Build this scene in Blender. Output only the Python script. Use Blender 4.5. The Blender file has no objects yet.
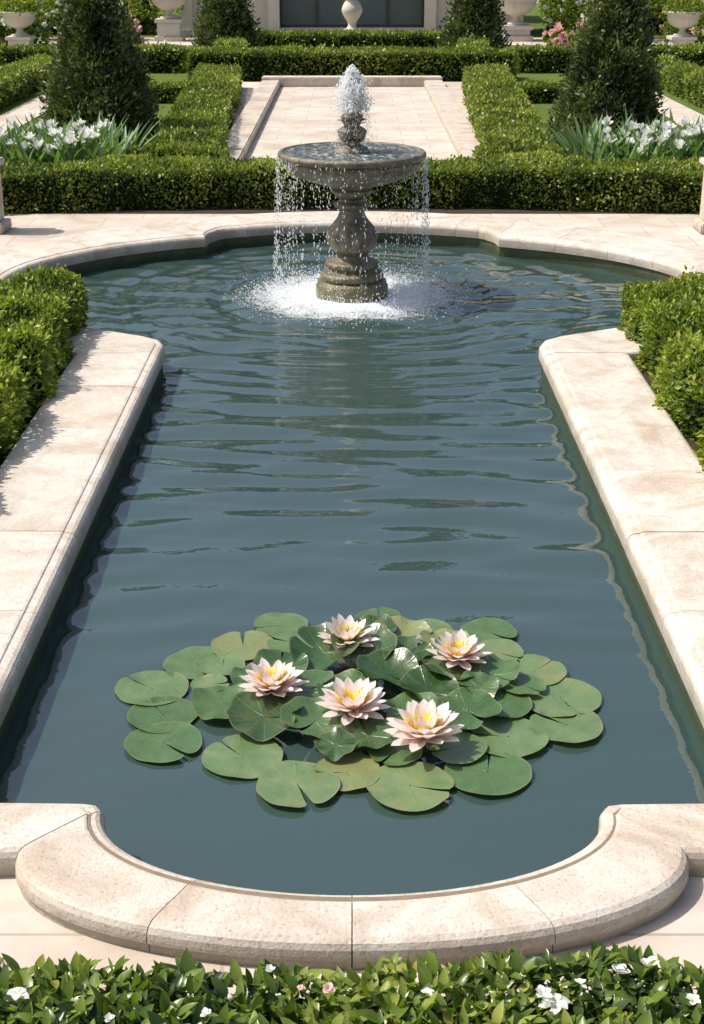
import bpy, math, random
import numpy as np
from mathutils import Vector
from mathutils.geometry import tessellate_polygon
rng = np.random.default_rng(7)
random.seed(7)
S = bpy.context.scene
COL = S.collection
ZG = -0.12      # paving level
ZW = -0.25      # water level
FY = 13.6       # fountain distance

# ------------------------------------------------------------ materials
class NT:
    def __init__(s, name):
        s.m = bpy.data.materials.new(name); s.m.use_nodes = True
        s.t = s.m.node_tree; s.t.nodes.clear()
        s.out = s.t.nodes.new('ShaderNodeOutputMaterial')
    def n(s, typ, **kw):
        nd = s.t.nodes.new(typ)
        for k, v in kw.items():
            if k.startswith('_'): setattr(nd, k[1:], v)
            else:
                key = int(k[1:]) if k[0] == 'i' and k[1:].isdigit() else k.replace('__', ' ')
                if hasattr(v, 'is_output'): s.t.links.new(v, nd.inputs[key])
                else: nd.inputs[key].default_value = v
        return nd
    def math(s, op, a, b=None, c=None, clamp=False):
        nd = s.t.nodes.new('ShaderNodeMath'); nd.operation = op; nd.use_clamp = clamp
        for i, v in enumerate((a, b, c)):
            if v is None: continue
            if hasattr(v, 'is_output'): s.t.links.new(v, nd.inputs[i])
            else: nd.inputs[i].default_value = v
        return nd.outputs[0]
    def mix(s, f, a, b, mode='MIX'):
        nd = s.t.nodes.new('ShaderNodeMix'); nd.data_type = 'RGBA'; nd.blend_type = mode
        for i, v in ((0, f), (6, a), (7, b)):
            if hasattr(v, 'is_output'): s.t.links.new(v, nd.inputs[i])
            else: nd.inputs[i].default_value = v if i == 0 else (*v, 1) if len(v) == 3 else v
        return nd.outputs[2]
    def ramp(s, f, stops):
        nd = s.t.nodes.new('ShaderNodeValToRGB')
        e = nd.color_ramp.elements
        while len(e) < len(stops): e.new(0.5)
        for el, (p, c) in zip(e, stops):
            el.position = p; el.color = (*c, 1) if len(c) == 3 else c
        s.t.links.new(f, nd.inputs[0]); return nd.outputs[0]
    def noise(s, co, scale, detail=4, rough=.55, dist=0):
        nd = s.n('ShaderNodeTexNoise', Vector=co, Scale=scale, Detail=detail, Roughness=rough, Distortion=dist)
        return nd.outputs[0]
    def obj(s): return s.n('ShaderNodeTexCoord').outputs['Object']
    def attr(s, name): return s.n('ShaderNodeAttribute', _attribute_name=name).outputs['Fac']
    def bump(s, h, strength=.3, dist=.01):
        return s.n('ShaderNodeBump', Height=h, Strength=strength, Distance=dist).outputs[0]
    def done(s, sh): s.t.links.new(sh, s.out.inputs[0]); return s.m
    def pbr(s, **kw): return s.n('ShaderNodeBsdfPrincipled', **kw).outputs[0]

def leaf_mat(name, stops, trans=.3, rough=.42, spec=.4):
    m = NT(name)
    f = m.attr('rnd')
    f = m.math('ADD', f, m.math('MULTIPLY', m.math('SUBTRACT', m.noise(m.obj(), 2.2, 3), .5), .8))
    c = m.ramp(f, stops)
    p = m.pbr(Base__Color=c, Roughness=rough, Specular__IOR__Level=spec)
    tr = m.n('ShaderNodeBsdfTranslucent', Color=m.mix(1., c, (1.15, 1.3, .45), 'MULTIPLY')).outputs[0]
    return m.done(m.n('ShaderNodeMixShader', i0=trans, i1=p, i2=tr).outputs[0])

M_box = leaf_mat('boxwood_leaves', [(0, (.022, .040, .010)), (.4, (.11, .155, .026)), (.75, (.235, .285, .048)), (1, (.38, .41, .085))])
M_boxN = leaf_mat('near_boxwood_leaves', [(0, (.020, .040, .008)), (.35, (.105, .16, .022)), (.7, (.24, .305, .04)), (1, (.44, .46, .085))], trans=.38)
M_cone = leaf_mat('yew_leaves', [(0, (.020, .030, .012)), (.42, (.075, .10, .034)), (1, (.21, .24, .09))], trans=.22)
M_tree = leaf_mat('tree_leaves', [(0, (.012, .026, .010)), (.5, (.05, .08, .025)), (1, (.12, .17, .05))])
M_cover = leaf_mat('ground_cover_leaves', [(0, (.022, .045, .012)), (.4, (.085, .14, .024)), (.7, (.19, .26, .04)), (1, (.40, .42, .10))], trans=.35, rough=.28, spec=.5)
M_blade = leaf_mat('tulip_leaves', [(0, (.07, .13, .05)), (.5, (.16, .25, .11)), (1, (.27, .38, .18))], trans=.35)

def plain(name, c, rough=.8, ns=8, amt=.35, bump=.2, spec=.3, metallic=0):
    m = NT(name); o = m.obj()
    n = m.noise(o, ns, 6)
    col = m.mix(n, tuple(x*(1-amt) for x in c), tuple(min(1, x*(1+amt)) for x in c))
    return m.done(m.pbr(Base__Color=col, Roughness=rough, Specular__IOR__Level=spec, Metallic=metallic, Normal=m.bump(m.noise(o, ns*6, 5), bump, .01)))
M_core = plain('hedge_inner_twigs', (.012, .018, .007), 1., 20, .5, 0, 0)
M_soil = plain('soil', (.05, .036, .025), 1., 14, .5, 1.)
M_bark = plain('bark', (.09, .065, .045), .9, 12, .4, .8)

def travertine():
    m = NT('travertine_coping'); o = m.obj(); r = m.attr('rnd')
    off = m.n('ShaderNodeCombineXYZ', X=m.math('MULTIPLY', r, 37.), Y=m.math('MULTIPLY', r, 19.), Z=0.).outputs[0]
    co = m.n('ShaderNodeVectorMath', _operation='ADD', i0=o, i1=off).outputs[0]
    n1 = m.noise(co, 1.9, 8, .66, .8); n2 = m.noise(co, 11, 6, .7); n3 = m.noise(co, 70, 4, .6)
    c = m.ramp(n1, [(.34, (.44, .355, .275)), (.44, (.55, .485, .41)), (.53, (.66, .62, .56)), (.62, (.61, .555, .485)), (.72, (.49, .40, .32))])
    c = m.mix(m.math('MULTIPLY', n2, .35), c, (.65, .615, .555))
    tint = m.ramp(r, [(0, (.89, .84, .79)), (.3, (1, .98, .96)), (.6, (.94, .905, .87)), (.8, (1, .99, .98)), (1, (.95, .89, .83))])
    c = m.mix(1., c, tint, 'MULTIPLY')
    vn = m.math('ABSOLUTE', m.math('SUBTRACT', m.noise(co, 2.6, 6, .65, .8), .5))
    vein = m.math('MULTIPLY', m.math('SUBTRACT', 1., m.math('MULTIPLY', vn, 18.), clamp=True), m.math('MULTIPLY', n2, .6))
    c = m.mix(vein, c, (.40, .305, .225))
    dark = m.ramp(n3, [(.31, (.55, .50, .43)), (.44, (1, 1, 1))])
    c = m.mix(.75, c, dark, 'MULTIPLY')
    z = m.n('ShaderNodeSeparateXYZ', Vector=o).outputs[2]
    st = m.math('MULTIPLY', m.math('MULTIPLY_ADD', z, -12., -.35, clamp=True), m.noise(o, 5, 5), clamp=True)
    c = m.mix(st, c, (.20, .175, .12))
    h = m.math('ADD', m.math('MULTIPLY', n2, .8), m.math('MULTIPLY', n3, .7))
    return m.done(m.pbr(Base__Color=c, Roughness=.60, Specular__IOR__Level=.35, Normal=m.bump(h, .7, .008)))
M_trav = travertine()

def paving():
    m = NT('stone_paving'); o = m.obj()
    b = m.n('ShaderNodeTexBrick', Vector=o, Color1=(.45, .38, .31, 1), Color2=(.58, .52, .445, 1), Mortar=(.25, .20, .15, 1), Scale=1.0, Mortar__Size=.007, Mortar__Smooth=.1, Bias=0., Brick__Width=.85, Row__Height=.55)
    c = m.mix(m.math('MULTIPLY', m.noise(o, 3.5, 6, .65), .7), b.outputs[0], (.61, .555, .48))
    c = m.mix(m.ramp(m.noise(o, 1.4, 6, .65, .6), [(.42, (0, 0, 0)), (.66, (.6,)*3)]), c, (.38, .285, .205))
    h = m.math('SUBTRACT', m.math('MULTIPLY', m.noise(o, 45, 5), .3), b.outputs[1])
    return m.done(m.pbr(Base__Color=c, Roughness=.8, Specular__IOR__Level=.25, Normal=m.bump(h, .4, .008)))
M_pave = paving()

def wallstone():
    m = NT('algae_basin_wall'); o = m.obj(); z = m.n('ShaderNodeSeparateXYZ', Vector=o).outputs[2]
    n = m.noise(o, 6, 6, .6)
    f = m.math('ADD', m.math('MULTIPLY_ADD', z, -7., -1.0), n, clamp=True)
    c = m.ramp(f, [(.0, (.20, .19, .12)), (.5, (.08, .10, .045)), (1, (.028, .045, .016))])
    return m.done(m.pbr(Base__Color=c, Roughness=.7, Normal=m.bump(m.noise(o, 30, 5), .5, .01)))
M_wall = wallstone()

def fstone():
    m = NT('weathered_fountain_stone'); o = m.obj(); z = m.n('ShaderNodeSeparateXYZ', Vector=o).outputs[2]
    n = m.noise(o, 8, 7, .7); n2 = m.noise(o, 30, 6, .65)
    c = m.ramp(n, [(.3, (.060, .048, .030)), (.47, (.165, .135, .085)), (.6, (.29, .24, .16)), (.75, (.43, .39, .29))])
    c = m.mix(m.math('MULTIPLY', n2, .6), c, (.09, .075, .043))
    moss = m.math('MULTIPLY', m.math('MULTIPLY_ADD', z, -1.8, .45, clamp=True), m.math('ADD', n2, .35), clamp=True)
    c = m.mix(moss, c, (.115, .095, .020))
    return m.done(m.pbr(Base__Color=c, Roughness=.30, Specular__IOR__Level=.7, Normal=m.bump(m.math('ADD', n, n2), .7, .02)))
M_fst = fstone()

def water():
    m = NT('pond_water'); o = m.obj()
    sx = m.n('ShaderNodeSeparateXYZ', Vector=o).outputs
    dx = m.math('POWER', sx[0], 2.); dy = m.math('POWER', m.math('SUBTRACT', sx[1], FY), 2.)
    r = m.math('SQRT', m.math('ADD', dx, dy))
    nf = m.math('ADD', m.math('MULTIPLY', m.noise(o, 9, 6, .75, .5), .5), m.math('MULTIPLY', m.noise(o, 34, 4, .7), .6))
    edge = m.math('MULTIPLY_ADD', r, -.50, .66)
    foam = m.math('MULTIPLY', m.math('SUBTRACT', m.math('ADD', nf, edge), .70), 4., clamp=True)
    deep = m.mix(m.noise(o, .35, 3), (.028, .054, .050), (.042, .072, .060))
    bn = m.math('ADD', m.noise(o, 7, 3, .5), m.math('MULTIPLY', m.noise(o, 26, 3, .5), m.math('MULTIPLY_ADD', r, -.12, .6, clamp=True)))
    w = m.pbr(Base__Color=deep, Roughness=.02, IOR=2.0, Specular__IOR__Level=.5, Normal=m.bump(bn, .14, .02))
    fm = m.pbr(Base__Color=(.85, .88, .9, 1), Roughness=.5, Normal=m.bump(nf, .8, .03))
    return m.done(m.n('ShaderNodeMixShader', i0=foam, i1=w, i2=fm).outputs[0])
M_water = water()
def spray():
    m = NT('water_spray')
    p = m.pbr(Base__Color=(.97, .98, .98, 1), Roughness=.25, Specular__IOR__Level=.8)
    t = m.n('ShaderNodeBsdfTranslucent', Color=(.97, .98, .98, 1)).outputs[0]
    a = m.n('ShaderNodeMixShader', i0=.5, i1=p, i2=t).outputs[0]
    tp = m.n('ShaderNodeBsdfTransparent').outputs[0]
    return m.done(m.n('ShaderNodeMixShader', i0=.35, i1=a, i2=tp).outputs[0])
M_spray = spray()

def grass():
    m = NT('lawn_grass'); o = m.obj()
    c = m.mix(m.noise(o, 1.3, 5), (.12, .18, .035), (.19, .26, .055))
    c = m.mix(m.math('MULTIPLY', m.noise(o, 40, 4, .7), .6), c, (.06, .10, .02))
    return m.done(m.pbr(Base__Color=c, Roughness=.9, Specular__IOR__Level=.1, Normal=m.bump(m.noise(o, 60, 4), 1., .04)))
M_grass = grass()
M_lime = plain('pale_limestone', (.54, .49, .42), .75, 4, .16, .35)
M_glass = NT('dark_window_glass'); M_glass = M_glass.done(M_glass.pbr(Base__Color=(.10, .125, .125, 1), Roughness=.1, Specular__IOR__Level=.8))
M_metal = plain('door_frame_metal', (.05, .05, .045), .4, 10, .2, .05)

def padmat():
    m = NT('lily_pad_leaf'); o = m.obj()
    rad = m.attr('rad'); ang = m.attr('ang'); r = m.attr('rnd')
    sn = m.math('ABSOLUTE', m.math('SINE', m.math('MULTIPLY', ang, 5.5)))
    vein = m.math('MULTIPLY', m.math('POWER', m.math('SUBTRACT', 1., sn), 9.), .30)
    c = m.ramp(m.math('ADD', r, m.math('MULTIPLY', m.math('SUBTRACT', m.noise(o, 8, 6, .6), .5), .7)),
               [(0, (.020, .055, .012)), (.35, (.048, .105, .026)), (.65, (.090, .160, .055)), (.9, (.145, .215, .088)), (1, (.20, .22, .08))])
    c = m.mix(vein, c, (.16, .24, .10))
    rim = m.math('MULTIPLY', m.math('MULTIPLY_ADD', rad, 16., -15.1, clamp=True), .7)
    c = m.mix(rim, c, (.21, .19, .08))
    sp = m.ramp(m.noise(o, 34, 3), [(.65, (0, 0, 0)), (.71, (.6,)*3)])
    c = m.mix(sp, c, (.13, .10, .035))
    h = m.math('ADD', m.math('MULTIPLY', vein, .5), m.noise(o, 14, 4))
    p = m.pbr(Base__Color=c, Roughness=m.math('MULTIPLY_ADD', r, .08, .22), Specular__IOR__Level=.9, Normal=m.bump(h, .45, .015))
    t = m.n('ShaderNodeBsdfTranslucent', Color=m.mix(1., c, (1.1, 1.3, .4), 'MULTIPLY')).outputs[0]
    return m.done(m.n('ShaderNodeMixShader', i0=.10, i1=p, i2=t).outputs[0])
M_pad = padmat()
def petal(name, base, mid, tip, trans=.35):
    m = NT(name); c = m.ramp(m.attr('rnd'), [(0, base), (.45, mid), (1, tip)])
    p = m.pbr(Base__Color=c, Roughness=.5, Specular__IOR__Level=.3)
    t = m.n('ShaderNodeBsdfTranslucent', Color=c).outputs[0]
    return m.done(m.n('ShaderNodeMixShader', i0=trans, i1=p, i2=t).outputs[0])
M_petal = petal('water_lily_petals', (.92, .68, .60), (.93, .78, .73), (.94, .86, .83), .45)
M_stam = petal('water_lily_stamens', (.85, .62, .05), (.92, .74, .09), (.95, .82, .22), .3)
M_white = petal('white_petals', (.72, .76, .55), (.86, .87, .80), (.88, .88, .85))
M_pink = petal('pink_petals', (.72, .36, .33), (.82, .50, .46), (.86, .62, .57))

# ------------------------------------------------------------ mesh helpers
def link(o, parent=None):
    COL.objects.link(o)
    if parent: o.parent = parent
    return o
def empty(name):
    e = bpy.data.objects.new(name, None); e.empty_display_size = .2
    return link(e)
def fast(name, V, F, mats, parent=None, face={}, point={}, smooth=False, midx=None):
    me = bpy.data.meshes.new(name); V = np.ascontiguousarray(V, dtype=np.float32); F = np.ascontiguousarray(F, dtype=np.int32)
    me.vertices.add(len(V)); me.vertices.foreach_set('co', V.ravel())
    me.loops.add(F.size); me.loops.foreach_set('vertex_index', F.ravel())
    me.polygons.add(len(F)); me.polygons.foreach_set('loop_start', np.arange(len(F), dtype=np.int32)*F.shape[1])
    for k, a in face.items(): me.attributes.new(k, 'FLOAT', 'FACE').data.foreach_set('value', np.asarray(a, np.float32))
    for k, a in point.items(): me.attributes.new(k, 'FLOAT', 'POINT').data.foreach_set('value', np.asarray(a, np.float32))
    for m in (mats if isinstance(mats, (list, tuple)) else [mats]): me.materials.append(m)
    if midx is not None: me.polygons.foreach_set('material_index', np.asarray(midx, np.int32))
    me.polygons.foreach_set('use_smooth', np.full(len(F), smooth))
    me.update(calc_edges=True)
    return link(bpy.data.objects.new(name, me), parent)
def poly(name, V, F, mat, parent=None, rnd=None, smooth=False):
    me = bpy.data.meshes.new(name); me.from_pydata([tuple(v) for v in V], [], F)
    me.materials.append(mat)
    if rnd is not None: me.attributes.new('rnd', 'FLOAT', 'FACE').data.foreach_set('value', np.asarray(rnd, np.float32))
    me.polygons.foreach_set('use_smooth', np.full(len(me.polygons), smooth)); me.update()
    return link(bpy.data.objects.new(name, me), parent)
def nrm(a): return a/np.maximum(np.linalg.norm(a, axis=-1, keepdims=True), 1e-9)
def wob(P, freq, seed, n=7):
    g = np.random.default_rng(seed); s = np.zeros(len(P))
    for i in range(n):
        k = nrm(g.normal(size=P.shape[1]))*freq*g.uniform(.5, 1.6); s += np.sin(P@k+g.uniform(0, 6.28))
    return s/math.sqrt(n)
def blades(P, D, U, length, width, bend=0., fold=.3, K=3, prof=None):
    L = len(P); D = nrm(D); Sd = nrm(np.cross(D, U)); U = nrm(np.cross(Sd, D))
    t = np.linspace(0, 1, K+1)
    pr = prof(t) if prof else np.sin(np.pi*np.clip(t, 0, 1)**.8)**.8
    length = np.broadcast_to(length, L)[:, None, None]; width = np.broadcast_to(width, L)[:, None, None]; bend = np.broadcast_to(bend, L)[:, None, None]
    tt = t[None, :, None]
    c = P[:, None]+D[:, None]*length*tt+U[:, None]*bend*length*tt**2
    w = width*pr[None, :, None]
    V = np.stack([c-Sd[:, None]*w+U[:, None]*fold*w, c, c+Sd[:, None]*w+U[:, None]*fold*w], 2)  # L,K+1,3,3
    base = (np.arange(L)*(K+1)*3)[:, None, None]
    k = (np.arange(K)*3)[None, :, None]
    q1 = np.array([0, 1, 4, 3]); q2 = np.array([1, 2, 5, 4])
    F = np.concatenate([base+k+q1, base+k+q2], 2).reshape(-1, 4)
    kf = np.broadcast_to(((np.arange(K)+.5)/K)[None, :, None], (L, K, 2)).ravel()
    return V.reshape(-1, 3), F, kf
def diamonds(P, D, U, length, width):
    Sd = nrm(np.cross(D, U)); L = np.broadcast_to(length, len(P))[:, None]; W = np.broadcast_to(width, len(P))[:, None]
    V = np.stack([P, P+D*L*.45+Sd*W, P+D*L, P+D*L*.45-Sd*W], 1).reshape(-1, 3)
    return V, np.arange(len(P)*4).reshape(-1, 4)
def leafcloud(name, P, N, size, mat, rnd, parent=None, K=0, aspect=.28, spread=.9, upb=.25):
    n = len(P)
    D = nrm(N*.75+rng.normal(size=(n, 3))*spread*.6+np.array([0, 0, upb]))
    U = nrm(N+rng.normal(size=(n, 3))*.7)
    L = size*rng.uniform(.6, 1.35, n)
    if K:
        V, F, kf = blades(P, D, U, L, L*aspect, rng.uniform(-.35, .1, n), .35, K); rep = 2*K
    else:
        V, F = diamonds(P, D, U, L, L*aspect); rep = 1
    return fast(name, V, F, mat, parent, face={'rnd': np.repeat(rnd, rep)})

def hedge(name, path, width, h, dens, size, mat=M_box, z0=ZG, K=0, lump=.035, r=.10, shoots=.05, seed=1):
    e = empty(name)
    P = np.array(path, float); seg = np.diff(P, axis=0); sl = np.linalg.norm(seg, axis=1); cum = np.concatenate([[0], np.cumsum(sl)]); Ltot = cum[-1]
    def at(s):
        i = np.clip(np.searchsorted(cum, s, side='right')-1, 0, len(sl)-1)
        tg = seg[i]/sl[i][:, None]; c = P[i]+tg*(s-cum[i])[:, None]
        return c, tg, np.stack([-tg[:, 1], tg[:, 0]], 1)
    areas = np.array([Ltot*h, Ltot*h, Ltot*width, width*h, width*h]); n = int(areas.sum()*dens)
    kind = rng.choice(5, n, p=areas/areas.sum())
    s = rng.uniform(0, Ltot, n); u = rng.uniform(-.5, .5, n)*width; v = rng.uniform(0, 1, n)*h
    u = np.where(kind == 0, -width/2, np.where(kind == 1, width/2, u)); v = np.where(kind == 2, h, v)
    s = np.where(kind == 3, 0, np.where(kind == 4, Ltot, s))
    cs = s-Ltot/2
    q = np.stack([cs, u, v], 1); lim = np.stack([np.full(n, Ltot/2-r), np.full(n, width/2-r), np.full(n, h-r)], 1)
    ex = np.maximum(np.abs(q)-lim, 0); ex[:, 2] = np.maximum(v-(h-r), 0)
    ln = np.linalg.norm(ex, axis=1, keepdims=True); ln = np.maximum(ln, 1e-6)
    exn = ex/ln*r; sg = np.sign(q); sg[:, 2] = 1
    inner = np.where(np.abs(q) > lim, sg*lim, q)
    nl = sg*ex/ln
    q2 = inner+sg*exn
    c, tg, nn = at(np.clip(q2[:, 0]+Ltot/2, 0, Ltot))
    W = np.zeros((n, 3)); W[:, :2] = c+nn*q2[:, 1:2]; W[:, 2] = z0+q2[:, 2]
    N = np.zeros((n, 3)); N[:, :2] = tg*nl[:, 0:1]+nn*nl[:, 1:2]; N[:, 2] = nl[:, 2]; N = nrm(N)
    lum = wob(W, 5, seed)*lump+wob(W, 14, seed+5)*lump*.6
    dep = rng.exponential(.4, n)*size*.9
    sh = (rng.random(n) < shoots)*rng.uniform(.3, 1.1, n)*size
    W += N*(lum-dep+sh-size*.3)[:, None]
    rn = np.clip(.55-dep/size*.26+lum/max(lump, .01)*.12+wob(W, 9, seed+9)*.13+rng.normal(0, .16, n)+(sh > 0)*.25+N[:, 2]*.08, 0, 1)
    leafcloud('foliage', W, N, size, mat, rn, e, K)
    ins = max(.05, size*1.1)+lump*.8
    V = []; Fc = []; m = max(2, int(Ltot/.25)); ss = np.linspace(ins, Ltot-ins, m+1); c, tg, nn = at(ss)
    pr = [(-width/2+ins, -.02), (-width/2+ins, h-r-ins*.6), (-width/2+ins+r*.6, h-ins), (width/2-ins-r*.6, h-ins), (width/2-ins, h-r-ins*.6), (width/2-ins, -.02)]
    for i in range(m+1):
        for (a, b) in pr: V.append((*(c[i]+nn[i]*a), z0+b))
    V = np.array(V); k = len(pr)
    for i in range(m):
        for j in range(k): Fc.append((i*k+j, i*k+(j+1) % k, (i+1)*k+(j+1) % k, (i+1)*k+j))
    Fc += [tuple(range(k)), tuple(range(m*k, m*k+k))]
    poly('inner_branches', V, Fc, M_core, e)
    return e

def lathe(name, prof, mat, parent=None, segs=64, loc=(0, 0), flute=None, smooth=True, caps=True):
    V = []; F = []; n = len(prof)
    for i, (r, z) in enumerate(prof):
        for j in range(segs):
            a = 2*math.pi*j/segs; rr = r*(1+(flute(z, a, r) if flute else 0))
            V.append((loc[0]+rr*math.cos(a), loc[1]+rr*math.sin(a), z))
    for i in range(n-1):
        for j in range(segs):
            F.append((i*segs+j, i*segs+(j+1) % segs, (i+1)*segs+(j+1) % segs, (i+1)*segs+j))
    if caps: F += [tuple(reversed(range(segs))), tuple(range((n-1)*segs, n*segs))]
    return poly(name, V, F, mat, parent, smooth=smooth)
def smoothprof(p, sub=4):
    p = np.array(p, float); out = []
    for i in range(len(p)-1):
        p0 = p[max(i-1, 0)]; p1 = p[i]; p2 = p[i+1]; p3 = p[min(i+2, len(p)-1)]
        for k in range(sub):
            t = k/sub; out.append(.5*((2*p1)+(-p0+p2)*t+(2*p0-5*p1+4*p2-p3)*t*t+(-p0+3*p1-3*p2+p3)*t**3))
    out.append(p[-1]); return [(max(a, .002), b) for a, b in out]
import bmesh
def boxes(name, lst, mat, parent=None, bev=.015):
    bm = bmesh.new()
    for (cx, cy, z0, sx, sy, h) in lst:
        r = bmesh.ops.create_cube(bm, size=1.)
        for v in r['verts']: v.co = Vector((cx+v.co.x*sx, cy+v.co.y*sy, z0+(v.co.z+.5)*h))
    if bev: bmesh.ops.bevel(bm, geom=list(bm.edges), offset=bev, segments=2, affect='EDGES', clamp_overlap=True)
    me = bpy.data.meshes.new(name); bm.to_mesh(me); bm.free(); me.materials.append(mat)
    return link(bpy.data.objects.new(name, me), parent)

# ------------------------------------------------------------ pool outline (right half, front centre -> back centre)
secs = []
secs.append([((.93*math.sin(t), 4.44-.49*math.cos(t)), (1.2*math.sin(t), 4.16-.50*math.cos(t))) for t in np.linspace(0, math.pi/2, 25)])
secs.append([((.93, 4.44), (1.2, 4.16)), ((.955, 4.48), (1.28, 4.155)), ((1.0, 4.49), (1.36, 4.15)), ((1.51, 4.49), (2.19, 4.15))])
secs.append([((1.51, 4.49), (2.19, 4.15)), ((1.51, 5.0), (2.19, 5.0)), ((1.51, 10.66), (2.19, 10.66))])
secs.append([((1.51, 10.66), (2.19, 10.66)), ((1.51, 10.96), (2.32, 10.70)), ((1.56, 11.10), (2.45, 10.73)), ((1.70, 11.22), (2.6, 10.75)), ((2.3, 11.555), (2.75, 10.78))])
secs.append([((3.35*math.cos(p), 13.3+2.4*math.sin(p)), (4.0*math.cos(p), 13.3+3.48*math.sin(p))) for p in np.radians(np.linspace(-46.6, 61.1, 41))])
secs.append([((1.62, 15.40), (1.935, 16.35)), ((1.59, 15.6), (1.9, 16.40)), ((1.50, 15.80), (1.80, 16.49))]+[((3.3*math.sin(a), 12.9+3.3*math.cos(a)), (4.0*math.sin(a), 12.9+4.02*math.cos(a))) for a in np.linspace(.45, 0, 16)])
half = [p for s in secs for p in s]
def dedupe(L):
    o = [L[0]]
    for p in L[1:]:
        if math.dist(p[0], o[-1][0]) > 1e-4: o.append(p)
    return o
half = dedupe(half)
full = half+[((-a[0], a[1]), (-b[0], b[1])) for a, b in reversed(half[1:-1])]
inner = np.array([p[0] for p in full]); outer = np.array([p[1] for p in full])
hole = inner+.3*(outer-inner)

def sheet(name, outline, z, mat, cut=True):
    o = [Vector((x, y, 0)) for x, y in outline]; h = [Vector((x, y, 0)) for x, y in reversed(hole.tolist())]
    if cut:
        tri = tessellate_polygon([o, h]); V = o+h
    else:
        tri = [tuple(range(len(o)))]; V = o
    return poly(name, [(v.x, v.y, z) for v in V], [tuple(t) for t in tri], mat)
sheet('ground', [(-400, -300), (400, -300), (400, 600), (-400, 600)], ZG-.012, M_grass)
sheet('paved_terrace', [(-9, 1.), (9, 1.), (9, 19.), (-9, 19.)], ZG, M_pave)
for nm, pts in (('soil_bed', [(-5.6, 1.), (-2.24, 1.), (-2.24, 10.7), (-3.0, 11.3), (-5.6, 11.3)]), ('soil_bed', [(5.6, 1.), (2.24, 1.), (2.24, 10.7), (3.0, 11.3), (5.6, 11.3)]),
                ('soil_bed', [(-8, 17.35), (8, 17.35), (8, 21.0), (-8, 21.0)]), ('soil_bed', [(-2.2, 1.2), (2.2, 1.2), (2.2, 3.50), (-2.2, 3.50)])):
    sheet(nm, pts, ZG+.006, M_soil, False)

def coping():
    V = []; F = []; R = []
    lip = [(0, -.13), (0, -.055), (.006, -.038), (.018, -.022), (.036, -.013), (.055, -.011), (.070, -.010), (.076, -.003), (.088, 0)]
    outp = [(.07, 0), (.035, -.004), (.014, -.016), (.003, -.036), (0, -.06), (0, -.075), (.012, -.082), (.012, -.15)]
    k = len(lip)+len(outp)
    lens = [.62, .7, .85, 3., .7, .75]
    for si, s in enumerate(secs):
        for sgn in (1, -1):
            I = np.array([p[0] for p in s])*[sgn, 1]; O = np.array([p[1] for p in s])*[sgn, 1]
            M = (I+O)/2; d = np.concatenate([[0], np.cumsum(np.linalg.norm(np.diff(M, axis=0), axis=1))]); T = d[-1]
            ns = max(1, round(T/lens[si])); cuts = np.linspace(0, T, ns+1)
            if ns > 1: cuts[1:-1] += [random.uniform(-.08, .08) for _ in range(ns-1)]
            for a, b in zip(cuts[:-1], cuts[1:]):
                g = .002; st = np.unique(np.concatenate([np.linspace(a+g, b-g, 7), d[(d > a+g) & (d < b-g)]]))
                b0 = len(V); rv = random.random(); dz = random.uniform(-.002, .002)
                for q in st:
                    i = np.array([np.interp(q, d, I[:, 0]), np.interp(q, d, I[:, 1])]); o = np.array([np.interp(q, d, O[:, 0]), np.interp(q, d, O[:, 1])])
                    u = (o-i)/np.linalg.norm(o-i)
                    for x, z in lip: V.append((*(i+u*x), z+dz))
                    for x, z in outp: V.append((*(o-u*x), z+dz))
                m = len(st)
                for r in range(m-1):
                    for c in range(k-1):
                        f = (b0+r*k+c, b0+r*k+c+1, b0+(r+1)*k+c+1, b0+(r+1)*k+c); F.append(f if sgn < 0 else f[::-1]); R.append(rv)
                F.append(tuple(range(b0, b0+k))); R.append(rv); F.append(tuple(range(b0+(m-1)*k, b0+m*k))); R.append(rv)
    return poly('pool_coping', V, F, M_trav, None, R)
coping()
mi = inner+.15*(outer-inner); mo = inner+.90*(outer-inner); n = len(inner)
V = [(*p, -.009) for p in mi]+[(*p, -.009) for p in mo]
poly('coping_mortar', V, [(i, (i+1) % n, n+(i+1) % n, n+i) for i in range(n)], plain('mortar', (.22, .17, .12), 1., 20, .3, .3))
wl = inner+.03*(outer-inner)
V = [(*p, -.09) for p in wl]+[(*p, -1.0) for p in wl]
poly('pool_basin', V, [(i, (i+1) % n, n+(i+1) % n, n+i) for i in range(n)]+[tuple(range(n, 2*n))], M_wall)

# ------------------------------------------------------------ water surface
def inside(pts, pg):
    x, y = pts[:, 0], pts[:, 1]; c = np.zeros(len(pts), bool); j = len(pg)-1
    for i in range(len(pg)):
        xi, yi = pg[i]; xj, yj = pg[j]
        if yi != yj:
            t = ((yi > y) != (yj > y)) & (x < (xj-xi)*(y-yi)/(yj-yi)+xi); c ^= t
        j = i
    return c
st = .022
xs = np.arange(-3.6, 3.6+st, st); ys = np.arange(3.8, 16.5, st); X, Y = np.meshgrid(xs, ys); G = np.stack([X.ravel(), Y.ravel()], 1)
r = np.hypot(G[:, 0], G[:, 1]-FY)
ph = wob(G, .9, 3)*.55+wob(G, 2.4, 4)*.22
H = np.zeros(len(G))
for lam, s, e in ((.17, .12, 1.6), (.25, .14, 2.6), (.36, .11, 4.4), (.50, .06, 7), (.78, .035, 9)):
    k = 2*math.pi/lam; H += s/k*np.exp(-r/e)*np.sin(k*r+ph*(.9+.10/lam)+lam*40)*(1+.30*wob(G, 1.3, int(lam*100)))
g = np.random.default_rng(5)
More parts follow.
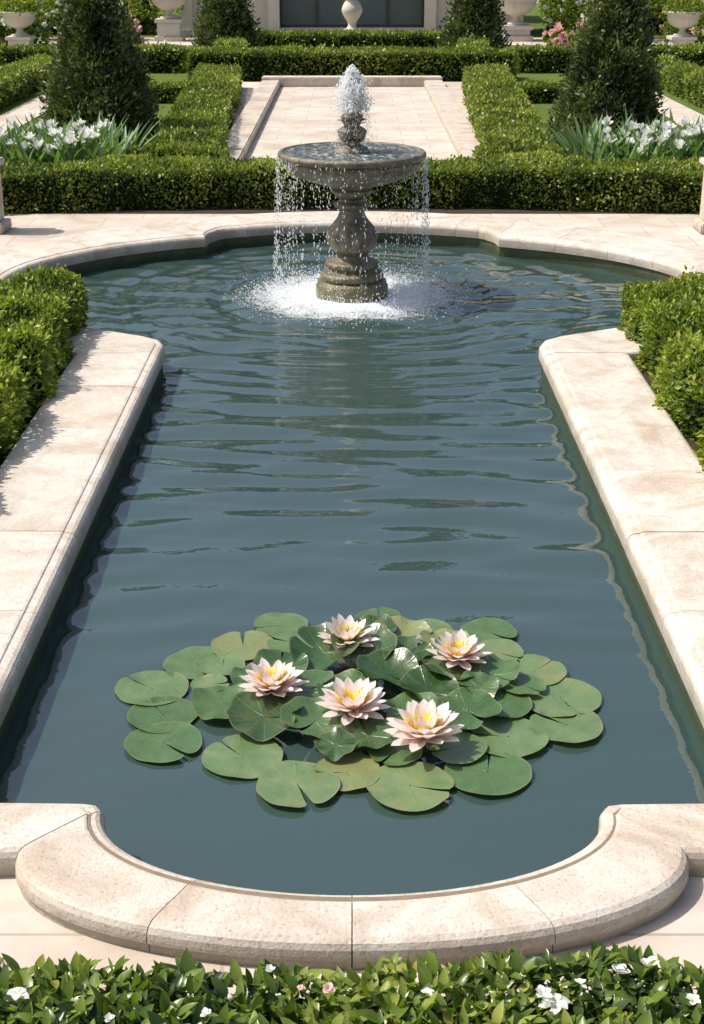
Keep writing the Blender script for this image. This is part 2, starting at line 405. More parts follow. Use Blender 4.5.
for i in range(30):
    lam = g.uniform(.13, .60); k = 2*math.pi/lam; a = math.pi/2+g.normal(0, .28); s = .0165
    H += s/k*np.sin(k*(G[:, 0]*math.cos(a)+G[:, 1]*math.sin(a))+ph*2.2+g.uniform(0, 6.28))*np.clip((G[:, 1]-3.6)/4.6, .16, 1)*(1+.5*wob(G, .9, 400+i, 4))
H += .012*np.exp(-((r-.75)/.3)**2)*wob(G, 22, 8)*.8
idx = np.arange(len(G)).reshape(X.shape)
Fq = np.stack([idx[:-1, :-1], idx[:-1, 1:], idx[1:, 1:], idx[1:, :-1]], -1).reshape(-1, 4)
wp = inner+.12*(outer-inner)
keep = inside(G[Fq[:, 0]], wp) | inside(G[Fq[:, 2]], wp)
fast('water', np.column_stack([G, ZW+H]), Fq[keep], M_water, smooth=True)

# ------------------------------------------------------------ fountain
ft = empty('fountain')
base = [(.34, -1.0), (.34, -.30), (.355, -.29), (.355, -.14), (.34, -.12), (.335, -.09), (.29, -.08)]
lathe('plinth', base, M_fst, ft, 72, (0, FY), flute=lambda z, a, r: .006*math.sin(a*9)+.004*math.sin(a*23))
ped = smoothprof([(.29, -.085), (.31, -.05), (.305, -.01), (.255, .01), (.235, .03), (.26, .06), (.25, .10), (.19, .12), (.155, .15), (.16, .18), (.205, .23), (.235, .30), (.24, .36), (.215, .42), (.165, .49), (.135, .54), (.12, .585), (.13, .61), (.17, .63), (.175, .655), (.13, .68), (.13, .71), (.18, .75), (.20, .785), (.18, .80), (.2, .82)], 4)
def fl(z, a, r):
    if .15 < z < .54: return .085*abs(math.sin(a*6))*math.sin((z-.15)/.39*math.pi)-.02
    if .0 < z < .1: return .02*math.sin(a*16)
    return 0
lathe('pedestal', ped, M_fst, ft, 144, (0, FY), flute=fl)
bowl = smoothprof([(.19, .815), (.24, .83), (.36, .865), (.50, .915), (.60, .98), (.65, 1.03), (.66, 1.06), (.65, 1.075), (.68, 1.085), (.705, 1.105), (.705, 1.13), (.69, 1.148), (.665, 1.148), (.64, 1.12), (.5, 1.05), (.2, 1.01), (.002, 1.0)], 4)
lathe('bowl', bowl, M_fst, ft, 180, (0, FY), flute=lambda z, a, r: (.035*abs(math.sin(a*15))*min(1, (z-.83)/.1)*min(1, max(0, (1.06-z)/.06)) if (.83 < z < 1.06 and r > .25) else 0))
def bw():
    m = NT('bowl_water'); o = m.obj()
    c = m.mix(m.ramp(m.noise(o, 13, 6, .7), [(.50, (0, 0, 0)), (.68, (1, 1, 1))]), (.07, .085, .075), (.6, .64, .64))  # pale patches in the colour stand for sky reflected in the brimming water
    return m.done(m.pbr(Base__Color=c, Roughness=.06, IOR=1.8, Normal=m.bump(m.noise(o, 18, 4), 1., .06)))
lathe('bowl_water', [(.66-.655*q, 1.140+.004*math.sin(q*34)) for q in np.linspace(0, 1, 34)][::-1], bw(), ft, 72, (0, FY), caps=False)
fin = smoothprof([(.14, 1.10), (.15, 1.17), (.11, 1.19), (.07, 1.21), (.06, 1.235), (.10, 1.27), (.125, 1.31), (.11, 1.355), (.07, 1.385), (.075, 1.41), (.095, 1.44), (.085, 1.475), (.05, 1.51), (.02, 1.54), (.004, 1.55)], 4)
lathe('finial', fin, M_fst, ft, 72, (0, FY), flute=lambda z, a, r: .13*abs(math.sin(a*4+z*16))+.07*math.sin(z*95))
nl = 30; a = np.arange(nl)*2.4; zz = np.repeat([1.22, 1.30, 1.40], 10)+rng.normal(0, .008, nl); P = np.stack([.06*np.cos(a), FY+.06*np.sin(a), zz], 1)
D = nrm(np.stack([np.cos(a), np.sin(a), np.full(nl, 1.0)], 1)); V, F, kf = blades(P, D, np.tile([0, 0, 1.], (nl, 1))-D*.2, .10, .03, -.45, .4, 4)
fast('finial_leaves', V, F, M_fst, ft, smooth=True)

OV = np.array([(1, 0, 0), (-1, 0, 0), (0, 1, 0), (0, -1, 0), (0, 0, 1), (0, 0, -1)], float)
OF = np.array([(0, 2, 4), (2, 1, 4), (1, 3, 4), (3, 0, 4), (2, 0, 5), (1, 2, 5), (3, 1, 5), (0, 3, 5)])
def drops(name, P, s, el, parent=ft):
    n = len(P); sc = np.stack([s, s, s*el], 1)
    V = (P[:, None]+OV[None]*sc[:, None]).reshape(-1, 3); F = (np.arange(n)[:, None, None]*6+OF[None]).reshape(-1, 3)
    return fast(name, V, F, M_spray, parent, smooth=True)
PP = []; SS = []; EL = []
nst = 200
for i in range(nst):
    a0 = rng.uniform(0, 2*math.pi)
    if rng.random() < .5: a0 = rng.choice([0, math.pi])+rng.normal(0, .45)
    q = int(rng.integers(8, 24)); T = rng.uniform(0, 1, q); out = rng.uniform(.01, .08)
    z = 1.10-1.34*T**1.15; rr = .70+out*np.sqrt(T)+rng.normal(0, .008, q)
    aa = a0+rng.normal(0, .012, q)
    PP.append(np.stack([rr*np.cos(aa), FY+rr*np.sin(aa), z], 1)); SS.append(rng.uniform(.0022, .0052, q)); EL.append(rng.uniform(1.5, 4.5, q))
drops('falling_water', np.concatenate(PP), np.concatenate(SS), np.concatenate(EL))
# jet plume above the finial
n1 = 11000; h = rng.beta(1.2, 1.35, n1); z = 1.50+.41*h
shape = np.interp(h, [0, .15, .35, .6, .8, .93, 1], [.09, .12, .12, .095, .065, .038, .015])
rad = shape*np.abs(rng.normal(0, .55, n1)); a = rng.uniform(0, 6.28, n1); cl = 1+.25*np.sin(a*3+z*25)
pj = np.stack([rad*cl*np.cos(a), FY+rad*cl*np.sin(a), z+rng.normal(0, .010, n1)], 1)
n2 = 2600; tq = rng.random(n2); rv = .11+.09*tq*rng.uniform(.3, 1.3, n2); zv = 1.74-.60*tq**1.3+rng.normal(0, .03, n2); a = rng.uniform(0, 6.28, n2)
pv = np.stack([rv*np.cos(a), FY+rv*np.sin(a), zv], 1)
drops('water_jet', np.concatenate([pj, pv]), np.concatenate([rng.uniform(.0035, .0085, n1), rng.uniform(.0012, .003, n2)]), np.concatenate([rng.uniform(1.2, 2.6, n1), rng.uniform(1.5, 4.5, n2)]))
n3 = 10000; rs = .74+rng.normal(0, .2, n3); a = rng.uniform(0, 6.28, n3); zs = ZW+np.minimum(rng.exponential(.03, n3), .22)
drops('splash', np.stack([rs*np.cos(a), FY+rs*np.sin(a), zs], 1), rng.uniform(.002, .007, n3), rng.uniform(.8, 1.6, n3))

# ------------------------------------------------------------ water lilies
pads = [  # x, y, radius, lift, tilt, cup
 (-.935,5.75,.175,0,0,0),(-.855,5.51,.17,0,0,0),(-.82,5.27,.18,0,0,0),(-.75,5.99,.17,0,0,0),(-.54,6.17,.165,0,0,0),(-.365,6.40,.145,0,0,0),
 (-.467,5.15,.18,0,0,0),(-.225,4.93,.18,.004,0,0),(-.02,5.03,.15,0,0,0),(.24,4.92,.18,.004,0,0),(.57,5.03,.19,0,0,0),(.185,5.17,.12,.012,0,0),
 (.685,5.31,.17,0,0,0),(.955,5.41,.165,0,0,0),(.96,5.65,.18,0,0,0),(.87,5.90,.155,0,0,0),(.69,6.31,.145,0,0,0),(.14,6.45,.125,0,0,0),(.71,6.08,.13,.006,0,0),
 (.69,5.57,.14,.01,0,0),(.45,5.2,.13,.008,.0,0),(-.62,5.93,.11,.008,0,0),(-.30,6.18,.12,.006,0,0),(.38,6.30,.13,.004,0,0),
 (-.39,5.42,.17,.03,.14,.45),(-.165,5.36,.16,.04,.16,.5),(-.585,5.55,.14,.02,.08,.3),(-.13,5.97,.18,.055,.20,.75),(.06,5.98,.16,.06,.18,.7),(.24,6.17,.15,.03,.12,.5),
 (.17,5.76,.15,.05,.2,.75),(.45,5.83,.165,.05,.2,.75),(.66,5.80,.14,.03,.12,.5),(.26,5.96,.14,.04,.14,.55),(.07,5.25,.13,.03,.1,.3),(-.22,5.63,.15,.04,.14,.45),(-.02,5.62,.14,.03,.12,.4),
 (.52,5.45,.15,.03,.1,.4),(.35,5.62,.15,.04,.16,.6),(-.34,5.85,.14,.03,.12,.4),(.28,5.42,.14,.03,.1,.4),(.45,6.06,.14,.03,.1,.45),
 (-.07,5.18,.10,.02,.1,.3),(.80,5.72,.10,.008,0,0),(-.66,5.72,.09,.01,.0,0),(.58,5.66,.10,.03,.15,.5),(.1,6.22,.12,.03,.15,.5),(-.47,5.78,.10,.02,.1,.3)]
V = []; F = []; RA = []; AN = []; RN = []; nr = 8; ns = 56
for i, (x, y, R, lift, tilt, cup) in enumerate(pads):
    b0 = len(V); R *= random.uniform(.94, 1.05); na = random.uniform(0, 6.28); nw = random.uniform(.05, .20); rv = random.uniform(.48, .92) if lift < .02 else random.uniform(.05, .55)  # flat pads get a paler green: sky sheen painted into their colour
    if random.random() < .06: rv = 1.
    td = random.uniform(-2.8, -.4) if tilt else 0; p1, p2 = random.uniform(0, 6), random.uniform(0, 6)
    for j in range(nr+1):
        q = j/nr
        for k in range(ns+1):
            t = nw/2+(2*math.pi-nw)*k/ns
            e = 1+.018*math.sin(3*t+p1)+.007*math.sin(9*t+p2)
            d = min(t, 2*math.pi-t); e *= 1-.10*math.exp(-((d-nw/2)/.10)**2)
            rr = max(q, .02)*R*e; ca, sa = math.cos(t+na), math.sin(t+na)
            wv = (.012 if tilt else .004)*q*q*math.sin(3*t+p2)+(.007 if tilt else .002)*q**3*math.sin(7*t+p1)
            if not tilt: wv += .005*q**6
            zz = wv+cup*q*q*R*(.30+.70*abs(math.cos(t+na-td-1.57))**1.5)*.55+tilt*rr*math.cos(t+na-td-math.pi)
            V.append((x+rr*ca, y+rr*sa, ZW+.010+lift+zz+i*.0006)); RA.append(q); AN.append(t)
    for j in range(nr):
        for k in range(ns):
            F.append((b0+j*(ns+1)+k, b0+(j+1)*(ns+1)+k, b0+(j+1)*(ns+1)+k+1, b0+j*(ns+1)+k+1)); RN.append(rv)
lp = fast('lily_pads', V, F, M_pad, face={'rnd': RN}, point={'rad': RA, 'ang': AN}, smooth=True)

def lily(x, y, z, s, seed):
    g = np.random.default_rng(seed); Vs = []; Fs = []; K = []; MI = []; off = 0
    tl = g.normal(0, .10, 2)
    for cnt, el, ln, wd, ph in ((10, 3, .142, .028, 0), (11, 18, .142, .029, .3), (10, 36, .130, .027, .1), (8, 52, .104, .023, .4)):
        a = np.arange(cnt)/cnt*6.283+ph+g.normal(0, .07, cnt); e = np.radians(el+g.normal(0, 5, cnt))
        D = np.stack([np.cos(a)*np.cos(e), np.sin(a)*np.cos(e), np.sin(e)], 1); U = np.stack([-np.cos(a)*np.sin(e), -np.sin(a)*np.sin(e), np.cos(e)], 1)
        D[:, 2] += D[:, :2]@tl
        P = np.array([x, y, z])+np.stack([np.cos(a), np.sin(a), np.zeros(cnt)], 1)*.024*s+np.array([0, 0, .0004*el])
        v, f, k = blades(P, D, U, ln*s*g.uniform(.92, 1.06, cnt), wd*s, g.uniform(.10, .25, cnt), .4, 8, prof=lambda t: np.sin(np.pi*(.08+.92*t)**1.05)**.68)
        Vs.append(v); Fs.append(f+off); K.append(k); MI.append(np.zeros(len(f))); off += len(v)
    c = 150; a = g.uniform(0, 6.283, c); rr = .042*np.sqrt(g.random(c)); e = 1.5-rr/.042*.55
    P = np.array([x, y, z+.028])+np.stack([rr*np.cos(a), rr*np.sin(a), np.zeros(c)], 1)*s
    D = np.stack([np.cos(a)*np.cos(e), np.sin(a)*np.cos(e), np.sin(e)], 1); U = np.stack([-np.cos(a)*np.sin(e), -np.sin(a)*np.sin(e), np.cos(e)], 1)
    v, f, k = blades(P, D, U, .062*s*g.uniform(.75, 1.2, c), .005*s, -.25, .3, 3); Vs.append(v); Fs.append(f+off); K.append(k); MI.append(np.ones(len(f)))
    return fast('water_lily_flower', np.concatenate(Vs), np.concatenate(Fs), [M_petal, M_stam], face={'rnd': np.concatenate(K)}, smooth=True, midx=np.concatenate(MI))
for i, (x, y, s) in enumerate(((-.02, 6.06, .95), (.505, 5.90, .95), (-.364, 5.61, 1.0), (.004, 5.42, 1.02), (.313, 5.20, 1.12))):
    lily(x, y, -.165, s, 40+i)

# ------------------------------------------------------------ hedges
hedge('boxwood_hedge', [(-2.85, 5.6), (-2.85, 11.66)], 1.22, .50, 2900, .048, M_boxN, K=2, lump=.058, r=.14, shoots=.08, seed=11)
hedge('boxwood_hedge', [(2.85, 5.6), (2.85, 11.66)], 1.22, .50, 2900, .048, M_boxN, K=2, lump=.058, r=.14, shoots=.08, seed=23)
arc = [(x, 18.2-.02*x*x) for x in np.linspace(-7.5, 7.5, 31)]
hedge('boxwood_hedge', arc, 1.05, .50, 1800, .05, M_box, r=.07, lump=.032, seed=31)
for sg in (1, -1):
    hedge('boxwood_hedge', [(sg*2.35, 19.6), (sg*3.0, 33.2)], .95, .50, 1000, .06, M_box, r=.07, lump=.025, seed=41+sg)
    hedge('boxwood_hedge', [(sg*1.7, 19.75), (sg*3.6, 19.75)], .5, .46, 1100, .06, M_box, r=.07, lump=.02, seed=43+sg)
    hedge('boxwood_hedge', [(sg*3.4, 30.3), (sg*6.0, 30.3)], .6, .36, 900, .07, M_box, r=.07, lump=.02, seed=47+sg)
    hedge('boxwood_hedge', [(sg*7.4, 21.2), (sg*7.4, 36)], .8, .5, 700, .07, M_box, r=.07, lump=.02, seed=51+sg)
    hedge('boxwood_hedge', [(sg*4.2, 37.6), (sg*10.5, 37.6)], .9, .6, 600, .09, M_box, r=.08, lump=.02, seed=57+sg)
    hedge('boxwood_hedge', [(sg*3.2, 39), (sg*3.9, 47)], .8, .5, 500, .09, M_box, r=.08, lump=.02, seed=59+sg)
hedge('boxwood_hedge', [(-3.9, 35.4), (3.9, 35.4)], 1.3, .68, 700, .08, M_box, r=.08, lump=.02, seed=61)
hedge('boxwood_hedge', [(-3.6, 45.5), (3.6, 45.5)], 1.3, .5, 500, .09, M_box, r=.08, lump=.02, seed=63)
for sg in (1, -1):
    hedge('tall_yew_hedge', [(sg*7.2, 53.5), (sg*30, 53.5)], 1.5, 3.6, 120, .22, M_cone, r=.2, lump=.12, seed=71+sg)

# ------------------------------------------------------------ topiary cones
def topiary(x, y, R, Hh, n, size, seed):
    e = empty('topiary_cone')
    t = 1-np.sqrt(rng.random(n)*.985); a = rng.uniform(0, 6.283, n)
    rad = R*np.minimum(1, (1-t)**.88*1.04)*np.clip((t+.03)/.06, .7, 1)
    N = nrm(np.stack([np.cos(a), np.sin(a), np.full(n, R/Hh*1.2)], 1))
    P = np.stack([x+rad*np.cos(a), y+rad*np.sin(a), ZG+.08+t*Hh], 1)
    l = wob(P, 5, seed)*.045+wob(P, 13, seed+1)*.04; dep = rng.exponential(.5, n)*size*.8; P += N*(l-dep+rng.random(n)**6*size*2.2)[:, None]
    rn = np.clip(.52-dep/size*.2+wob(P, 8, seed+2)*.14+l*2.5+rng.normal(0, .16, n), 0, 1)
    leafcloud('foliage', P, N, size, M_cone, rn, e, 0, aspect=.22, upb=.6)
    lathe('inner_branches', [(R*.72*(1-q)**.9+.002, ZG+.08+q*Hh*.97) for q in np.linspace(0, 1, 12)], M_core, e, 24, (x, y))
    lathe('trunk', [(.07, ZG-.02), (.05, ZG+.25)], M_bark, e, 12, (x, y))
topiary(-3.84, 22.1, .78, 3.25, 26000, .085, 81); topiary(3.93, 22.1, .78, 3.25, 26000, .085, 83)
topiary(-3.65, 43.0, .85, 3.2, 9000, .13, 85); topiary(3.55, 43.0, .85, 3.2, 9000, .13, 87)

# ------------------------------------------------------------ centre basin court and paths
boxes('stone_basin_border', [(-1.86, 26.6, ZG, .42, 13.6, .16), (1.86, 26.6, ZG, .42, 13.6, .16), (0, 33.6, ZG, 4.14, .5, .22), (0, 19.62, ZG, 4.14, .36, .16)], M_trav, None, .02)
sheet('stone_court_floor', [(-2.35, 19.2), (2.35, 19.2), (2.9, 34.6), (-2.9, 34.6)], ZG+.012, M_pave, False)
for sg in (1, -1):
    pts = [(sg*6.0, 19), (sg*6.75, 19), (sg*6.75, 50), (sg*6.0, 50)]
    sheet('garden_path', pts, ZG+.008, M_pave, False)
sheet('garden_path', [(-12, 38.6), (12, 38.6), (12, 41.2), (-12, 41.2)], ZG+.004, M_pave, False)
sheet('garden_path', [(-12, 47.2), (12, 47.2), (12, 51), (-12, 51)], ZG+.004, M_pave, False)

# ------------------------------------------------------------ tulip beds
def bed(sg, seed):
    e = empty('white_flower_bed'); n = 800
    cx = sg*rng.uniform(3.15, 5.6, n); cy = rng.uniform(18.95, 20.4, n)
    clx = np.round(cx/.36)*.36+rng.normal(0, .05, n); cly = np.round(cy/.4)*.4+rng.normal(0, .05, n)
    P = np.stack([clx, cly, np.full(n, ZG)], 1); a = rng.uniform(0, 6.28, n); lean = rng.uniform(.1, .95, n)
    D = nrm(np.stack([np.cos(a)*lean, np.sin(a)*lean, np.ones(n)], 1)); U = nrm(np.stack([-np.cos(a), -np.sin(a), lean], 1))
    V, F, kf = blades(P, D, U, rng.uniform(.6, 1.0, n), rng.uniform(.026, .045, n), -rng.uniform(.05, .35, n), .4, 5, prof=lambda t: np.clip(np.sin(np.pi*(.15+.85*t)), 0, 1)**.7)
    fast('leaves', V, F, M_blade, e, face={'rnd': np.clip(np.repeat(rng.normal(.5, .2, n), 10), 0, 1)}, smooth=True)
    m = 60; Vs = []; Fs = []; Ks = []; off = 0
    fx = sg*rng.uniform(3.35, 5.5, m); fy = rng.uniform(18.85, 20.0, m); fz = rng.uniform(.36, .66, m)
    for x, y, z in zip(fx, fy, fz):
        c = 8; a = np.arange(c)/c*6.283+rng.uniform(0, 1); el = np.radians(rng.uniform(15, 80, c))
        D = np.stack([np.cos(a)*np.cos(el), np.sin(a)*np.cos(el), np.sin(el)], 1); U = np.stack([-np.cos(a)*np.sin(el), -np.sin(a)*np.sin(el), np.cos(el)], 1)
        v, f, k = blades(np.tile([x, y, z], (c, 1)), D, U, rng.uniform(.10, .16), .046, .15, .4, 3); Vs.append(v); Fs.append(f+off); Ks.append(k); off += len(v)
    fast('flowers', np.concatenate(Vs), np.concatenate(Fs), M_white, e, face={'rnd': np.concatenate(Ks)}, smooth=True)
    P = np.stack([fx, fy, np.full(m, ZG)], 1); V, F, kf = blades(P, np.tile([0, 0, 1.], (m, 1)), np.tile([0, -1., 0], (m, 1)), fz-ZG, .007, 0, .5, 2, prof=lambda t: np.ones_like(t))
    fast('stems', V, F, M_blade, e, face={'rnd': np.full(len(F), .5)})
bed(-1, 1); bed(1, 2)

# ------------------------------------------------------------ urns, pedestals
def urn(x, y, ph, s, plant=True, seed=0, name='stone_urn'):
    e = empty(name)
    boxes('pedestal', [(x, y, ZG, .62*s, .62*s, .10*s), (x, y, ZG+.10*s, .50*s, .50*s, ph-.18*s), (x, y, ZG+ph-.08*s, .60*s, .60*s, .08*s)], M_lime, e, .012)
    b = ZG+ph
    pr = [(.2, 0), (.2, .04), (.1, .07), (.07, .14), (.12, .18), (.28, .26), (.36, .38), (.38, .46), (.46, .52), (.46, .55), (.40, .55), (.34, .50), (.01, .48)]
    lathe('bowl', smoothprof([(r*s, b+z*s) for r, z in pr], 3), M_lime, e, 48, (x, y), flute=lambda z, a, r: .03*math.sin(a*16) if b+.18*s < z < b+.42*s else 0)
    if plant:
        n = 1600; c = nrm(rng.normal(size=(n, 3))); c[:, 2] = np.abs(c[:, 2]); P = np.array([x, y, b+.5*s])+c*np.array([.5, .5, .42])*s*rng.uniform(.6, 1, n)[:, None]
        leafcloud('plant', P, c, .09, M_boxN, np.clip(rng.normal(.6, .2, n), 0, 1), e)
urn(-9.35, 41.6, .62, 1.2); urn(9.3, 41.6, .62, 1.2)
urn(5.5, 49.5, .5, 1.7); urn(-6.1, 49.5, .7, 1.5)
e = empty('garden_sculpture')
boxes('base', [(0, 48.6, ZG, .9, .9, .14), (0, 48.6, ZG+.14, .62, .62, .18)], M_lime, e, .015)
lathe('baluster', smoothprof([(.22, .2), (.3, .26), (.16, .36), (.14, .5), (.28, .72), (.34, .9), (.26, 1.1), (.14, 1.25), (.2, 1.32), (.34, 1.40), (.40, 1.6), (.33, 1.8), (.12, 1.95), (.01, 2.1)], 4), M_lime, e, 40, (0, 48.6))
for sg in (1, -1):
    x = sg*4.22; y = 16.25
    pe = empty('stone_pedestal')
    boxes('shaft', [(x, y, ZG, .46, .46, .12), (x, y, ZG+.12, .34, .34, .62), (x, y, ZG+.74, .44, .44, .07)], M_trav, pe, .015)
    lathe('ball', smoothprof([(.1, ZG+.81), (.07, ZG+.86), (.12, ZG+.92), (.17, ZG+1.03), (.12, ZG+1.15), (.01, ZG+1.2)], 4), M_trav, pe, 32, (x, y))

# ------------------------------------------------------------ pavilion
pv = empty('garden_pavilion'); Yp = 52.2
boxes('walls', [(-4.4, Yp+2, ZG, 3.2, 4, 4.4), (4.4, Yp+2, ZG, 3.2, 4, 4.4), (0, Yp+2, 3.2, 5.6, 4, 1.08), (0, Yp+2, ZG, 5.6, 4.0, .26)], M_lime, pv, .02)
boxes('pilasters', [(sx, Yp-.08, ZG, .42, .3, 4.3) for sx in (-5.8, -2.75, 2.75, 5.8)]+[(sx, Yp-.1, ZG, .54, .42, .22) for sx in (-5.8, -2.75, 2.75, 5.8)], M_lime, pv, .02)
boxes('cornice', [(0, Yp+1.9, 4.28, 12.6, 4.7, .18), (0, Yp+1.9, 4.46, 13.0, 5.0, .16), (0, Yp+1.9, 4.62, 12.2, 4.3, .5)], M_lime, pv, .03)
boxes('steps', [(0, Yp-.5, ZG, 6.4, .9, .07), (0, Yp-.3, ZG+.07, 5.8, .6, .07)], M_lime, pv, .01)
boxes('glass', [(0, Yp+.35, .14, 5.1, .04, 3.06)], M_glass, pv, 0)
boxes('door_frames', [(sx, Yp+.3, .14, .07, .08, 3.06) for sx in (-2.5, -1.25, 0, 1.25, 2.5)]+[(0, Yp+.3, .16, 5.0, .07, .08), (0, Yp+.3, 2.4, 5.0, .07, .07)], M_metal, pv, 0)

# ------------------------------------------------------------ shrubs and trees
def shrub(name, x, y, rx, rz, n, size, mat, fl=None, nf=0, seed=0, fs=.13):
    e = empty(name); g = np.random.default_rng(seed); k = 9
    cs = np.stack([x+g.normal(0, rx*.45, k), y+g.normal(0, rx*.3, k), ZG+rz*g.uniform(.35, .75, k)], 1); rs = rx*g.uniform(.3, .55, k)
    i = g.integers(0, k, n); d = nrm(g.normal(size=(n, 3))); P = cs[i]+d*rs[i][:, None]*np.array([1, 1, .8])*g.uniform(.75, 1.05, n)[:, None]
    P[:, 2] = np.maximum(P[:, 2], ZG+.02)
    leafcloud('foliage', P, d, size, mat, np.clip(g.normal(.5, .22, n)+d[:, 2]*.12, 0, 1), e)
    if nf:
        i = g.integers(0, k, nf); d = nrm(g.normal(size=(nf, 3))+[0, -.9, .6]); P = cs[i]+d*rs[i][:, None]*1.08
        Vs = []; Fs = []; off = 0; Ks = []
        for p, dd in zip(P, d):
            c = 9; a = np.arange(c)/c*6.283*2; t1 = nrm(np.cross(dd, [0, 0, 1.])); t2 = np.cross(dd, t1); D = np.cos(a)[:, None]*t1+np.sin(a)[:, None]*t2+dd*np.linspace(.2, 1.5, c)[:, None]
            v, f, kk = blades(np.tile(p, (c, 1)), D, np.tile(dd, (c, 1)), fs*g.uniform(.8, 1.2), fs*.45, .3, .3, 2); Vs.append(v); Fs.append(f+off); off += len(v); Ks.append(kk)
        fast('flowers', np.concatenate(Vs), np.concatenate(Fs), fl, e, face={'rnd': np.concatenate(Ks)}, smooth=True)
shrub('rose_bush', -6.9, 42.6, 1.0, .9, 4500, .12, M_boxN, M_pink, 60, 1, .19)
shrub('rose_bush', 6.9, 42.6, .9, .8, 4500, .12, M_boxN, M_pink, 50, 2, .19)
shrub('flowering_shrub', -8.4, 50.0, 1.8, 2.0, 6500, .15, M_boxN, M_white, 120, 3, .16)
shrub('flowering_shrub', 8.6, 50.0, 1.8, 2.0, 6500, .15, M_boxN, M_white, 110, 4, .16)
shrub('rose_bush', 11, 44, 1.6, 1.3, 5500, .14, M_box, M_pink, 60, 5, .17)
shrub('flowering_shrub', -11, 44, 1.6, 1.3, 5500, .14, M_box, M_white, 70, 6, .16)
shrub('flowering_shrub', -13, 48.5, 2.2, 2.4, 7000, .16, M_box, M_white, 80, 7, .16)
shrub('rose_bush', 13, 48.5, 2.2, 2.4, 7000, .16, M_box, M_pink, 80, 8, .17)

def tree(x, y, Hh, R, seed):
    g = np.random.default_rng(seed); e = empty('reflection_tree')
    def limb(p, q, r0, r1):
        p = np.array(p); q = np.array(q); d = nrm((q-p)[None])[0]; s = nrm(np.cross(d, [0.3, .9, .1])[None])[0]; t = np.cross(d, s); V = []
        for i in range(5):
            f = i/4; c = p+(q-p)*f+s*.05*math.sin(f*5)*np.linalg.norm(q-p)*.5; rr = r0+(r1-r0)*f
            for j in range(8): V.append(c+rr*(math.cos(j*.785)*s+math.sin(j*.785)*t))
        return V, [(i*8+j, i*8+(j+1) % 8, (i+1)*8+(j+1) % 8, (i+1)*8+j) for i in range(4) for j in range(8)]
    V = []; F = []
    def add(r):
        v, f = r; b = len(V); V.extend(v); F.extend([tuple(b+i for i in ff) for ff in f])
    add(limb((x, y, ZG), (x, y, Hh*.6), .38, .18)); cs = []
    for i in range(20):
        a = g.uniform(0, 6.28); rr = R*g.uniform(.2, .85); c = (x+rr*math.cos(a), y+rr*math.sin(a), Hh*g.uniform(.28, .92)); cs.append(c)
        add(limb((x, y, Hh*g.uniform(.2, .5)), c, .13, .03))
    poly('trunk', V, F, M_bark, e, smooth=True)
    cs = np.array(cs+[(x, y, Hh*.92)]); rs = R*g.uniform(.25, .45, len(cs)); n = 6500; i = g.integers(0, len(cs), n); d = nrm(g.normal(size=(n, 3)))
    P = cs[i]+d*rs[i][:, None]*g.uniform(.5, 1.1, n)[:, None]
    leafcloud('crown', P, d, .5, M_tree, np.clip(g.normal(.45, .2, n)+d[:, 2]*.2, 0, 1), e, aspect=.35)
for i, x in enumerate(np.linspace(-30, 30, 10)):  # unseen trees, added and sized to give dark reflections in the pool
    tree(x+random.uniform(-1, 1), 62+random.uniform(-1, 4), random.uniform(12, 18.5), random.uniform(3.8, 5.0), 200+i)

# ------------------------------------------------------------ foreground planting
e = empty('flowering_ground_cover')
n = 9500; x = rng.uniform(-1.75, 1.75, n); y = 3.53-rng.random(n)**1.1*.85
G2 = np.stack([x, y], 1); top = .052+.032*wob(G2, 5, 90)+.022*wob(G2, 13, 91)-np.clip((y-3.46)*1.2, 0, 1)*.9
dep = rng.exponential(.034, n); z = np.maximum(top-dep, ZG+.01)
a = rng.uniform(0, 6.28, n); el = rng.normal(.75, .45, n); P = np.stack([x, y, z], 1)
D = np.stack([np.cos(a)*np.cos(el), np.sin(a)*np.cos(el), np.sin(el)], 1); U = np.stack([-np.cos(a)*np.sin(el), -np.sin(a)*np.sin(el), np.cos(el)], 1)+rng.normal(0, .3, (n, 3))
ln = rng.uniform(.035, .085, n)*np.where(rng.random(n) < .06, 1.35, 1)
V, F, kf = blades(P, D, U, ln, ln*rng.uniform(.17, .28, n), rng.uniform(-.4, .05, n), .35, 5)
fast('leaves', V, F, M_cover, e, face={'rnd': np.clip(np.repeat(.58-dep*5+wob(G2, 7, 95)*.1+rng.normal(0, .2, n), 10), 0, 1)}, smooth=True)
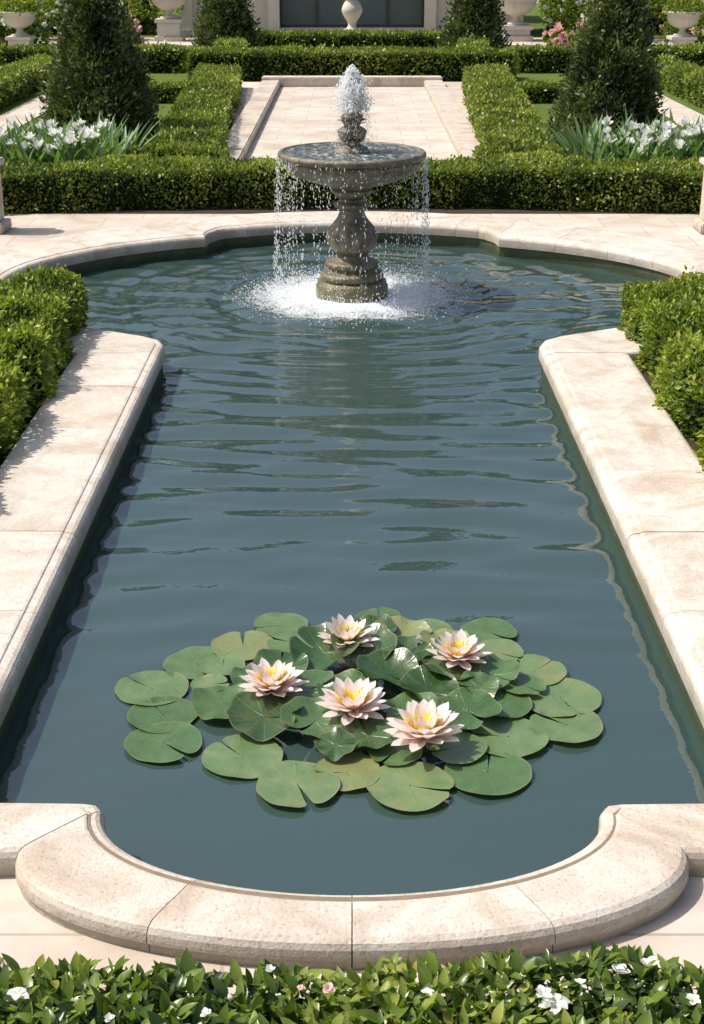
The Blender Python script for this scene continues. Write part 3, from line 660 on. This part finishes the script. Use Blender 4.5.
def blooms(name, pts, mat, ln, wd, c, spread=.25):
    Vs = []; Fs = []; Ks = []; off = 0
    for (x, y, z) in pts:
        a = np.arange(c)/c*6.283+rng.uniform(0, 6); elv = np.radians(rng.uniform(5, 50, c)); tl = rng.normal(0, .35, 3); sc = rng.uniform(.6, 1.15)
        D = np.stack([np.cos(a)*np.cos(elv), np.sin(a)*np.cos(elv), np.sin(elv)], 1)+tl*.6; U = np.stack([-np.cos(a)*np.sin(elv), -np.sin(a)*np.sin(elv), np.cos(elv)], 1)
        v, f, k = blades(np.tile([x, y, z], (c, 1)), D, U, sc*ln*rng.uniform(.8, 1.15, c), wd*sc, rng.uniform(-.3, .1), .3, 5, prof=lambda t: np.sin(np.pi*(.05+.93*t)**1.2)**.7); Vs.append(v); Fs.append(f+off); Ks.append(k); off += len(v)
    fast(name, np.concatenate(Vs), np.concatenate(Fs), mat, e, face={'rnd': np.concatenate(Ks)}, smooth=True)
blooms('white_flowers', [(.56, 3.27, .13), (.60, 3.25, .125), (.57, 3.23, .12), (-.99, 3.29, .12), (.22, 3.28, .13), (.80, 3.38, .12), (.90, 3.40, .12), (-.42, 3.20, .12), (-.7, 3.18, .12), (1.0, 3.25, .13), (-.25, 3.38, .12), (.68, 3.33, .12)], M_white, .036, .014, 5)
blooms('pink_buds', [(-.15, 3.30, .13), (-.07, 3.30, .125)], M_pink, .018, .011, 5)

# ------------------------------------------------------------ light, sky, camera
to_sun = Vector((-.90, .06, 0)).normalized(); el = math.radians(56)
d = Vector((to_sun.x*math.cos(el), to_sun.y*math.cos(el), math.sin(el)))
sun = bpy.data.lights.new('sun', 'SUN'); sun.energy = 4.8; sun.angle = math.radians(.7); sun.color = (1., .955, .89)
so = link(bpy.data.objects.new('sun', sun)); so.rotation_euler = d.to_track_quat('Z', 'Y').to_euler(); so.location = (-20, 15, 30)
w = bpy.data.worlds.new('World'); S.world = w; w.use_nodes = True; nt = w.node_tree
sky = nt.nodes.new('ShaderNodeTexSky'); sky.sky_type = 'NISHITA'; sky.sun_disc = False; sky.sun_elevation = el; sky.sun_rotation = math.atan2(d.x, d.y); sky.dust_density = 4.
bg = nt.nodes['Background']; bg.inputs[1].default_value = .15; nt.links.new(sky.outputs[0], bg.inputs[0])
S.view_settings.view_transform = 'Standard'; S.view_settings.look = 'None'; S.view_settings.exposure = 0
cam = bpy.data.cameras.new('camera'); cam.sensor_fit = 'VERTICAL'; cam.sensor_height = 24; cam.lens = 32.8; cam.clip_end = 2000
co = link(bpy.data.objects.new('camera', cam)); co.location = (0, 0, 3); co.rotation_euler = (math.radians(90-22.22), 0, 0); S.camera = co
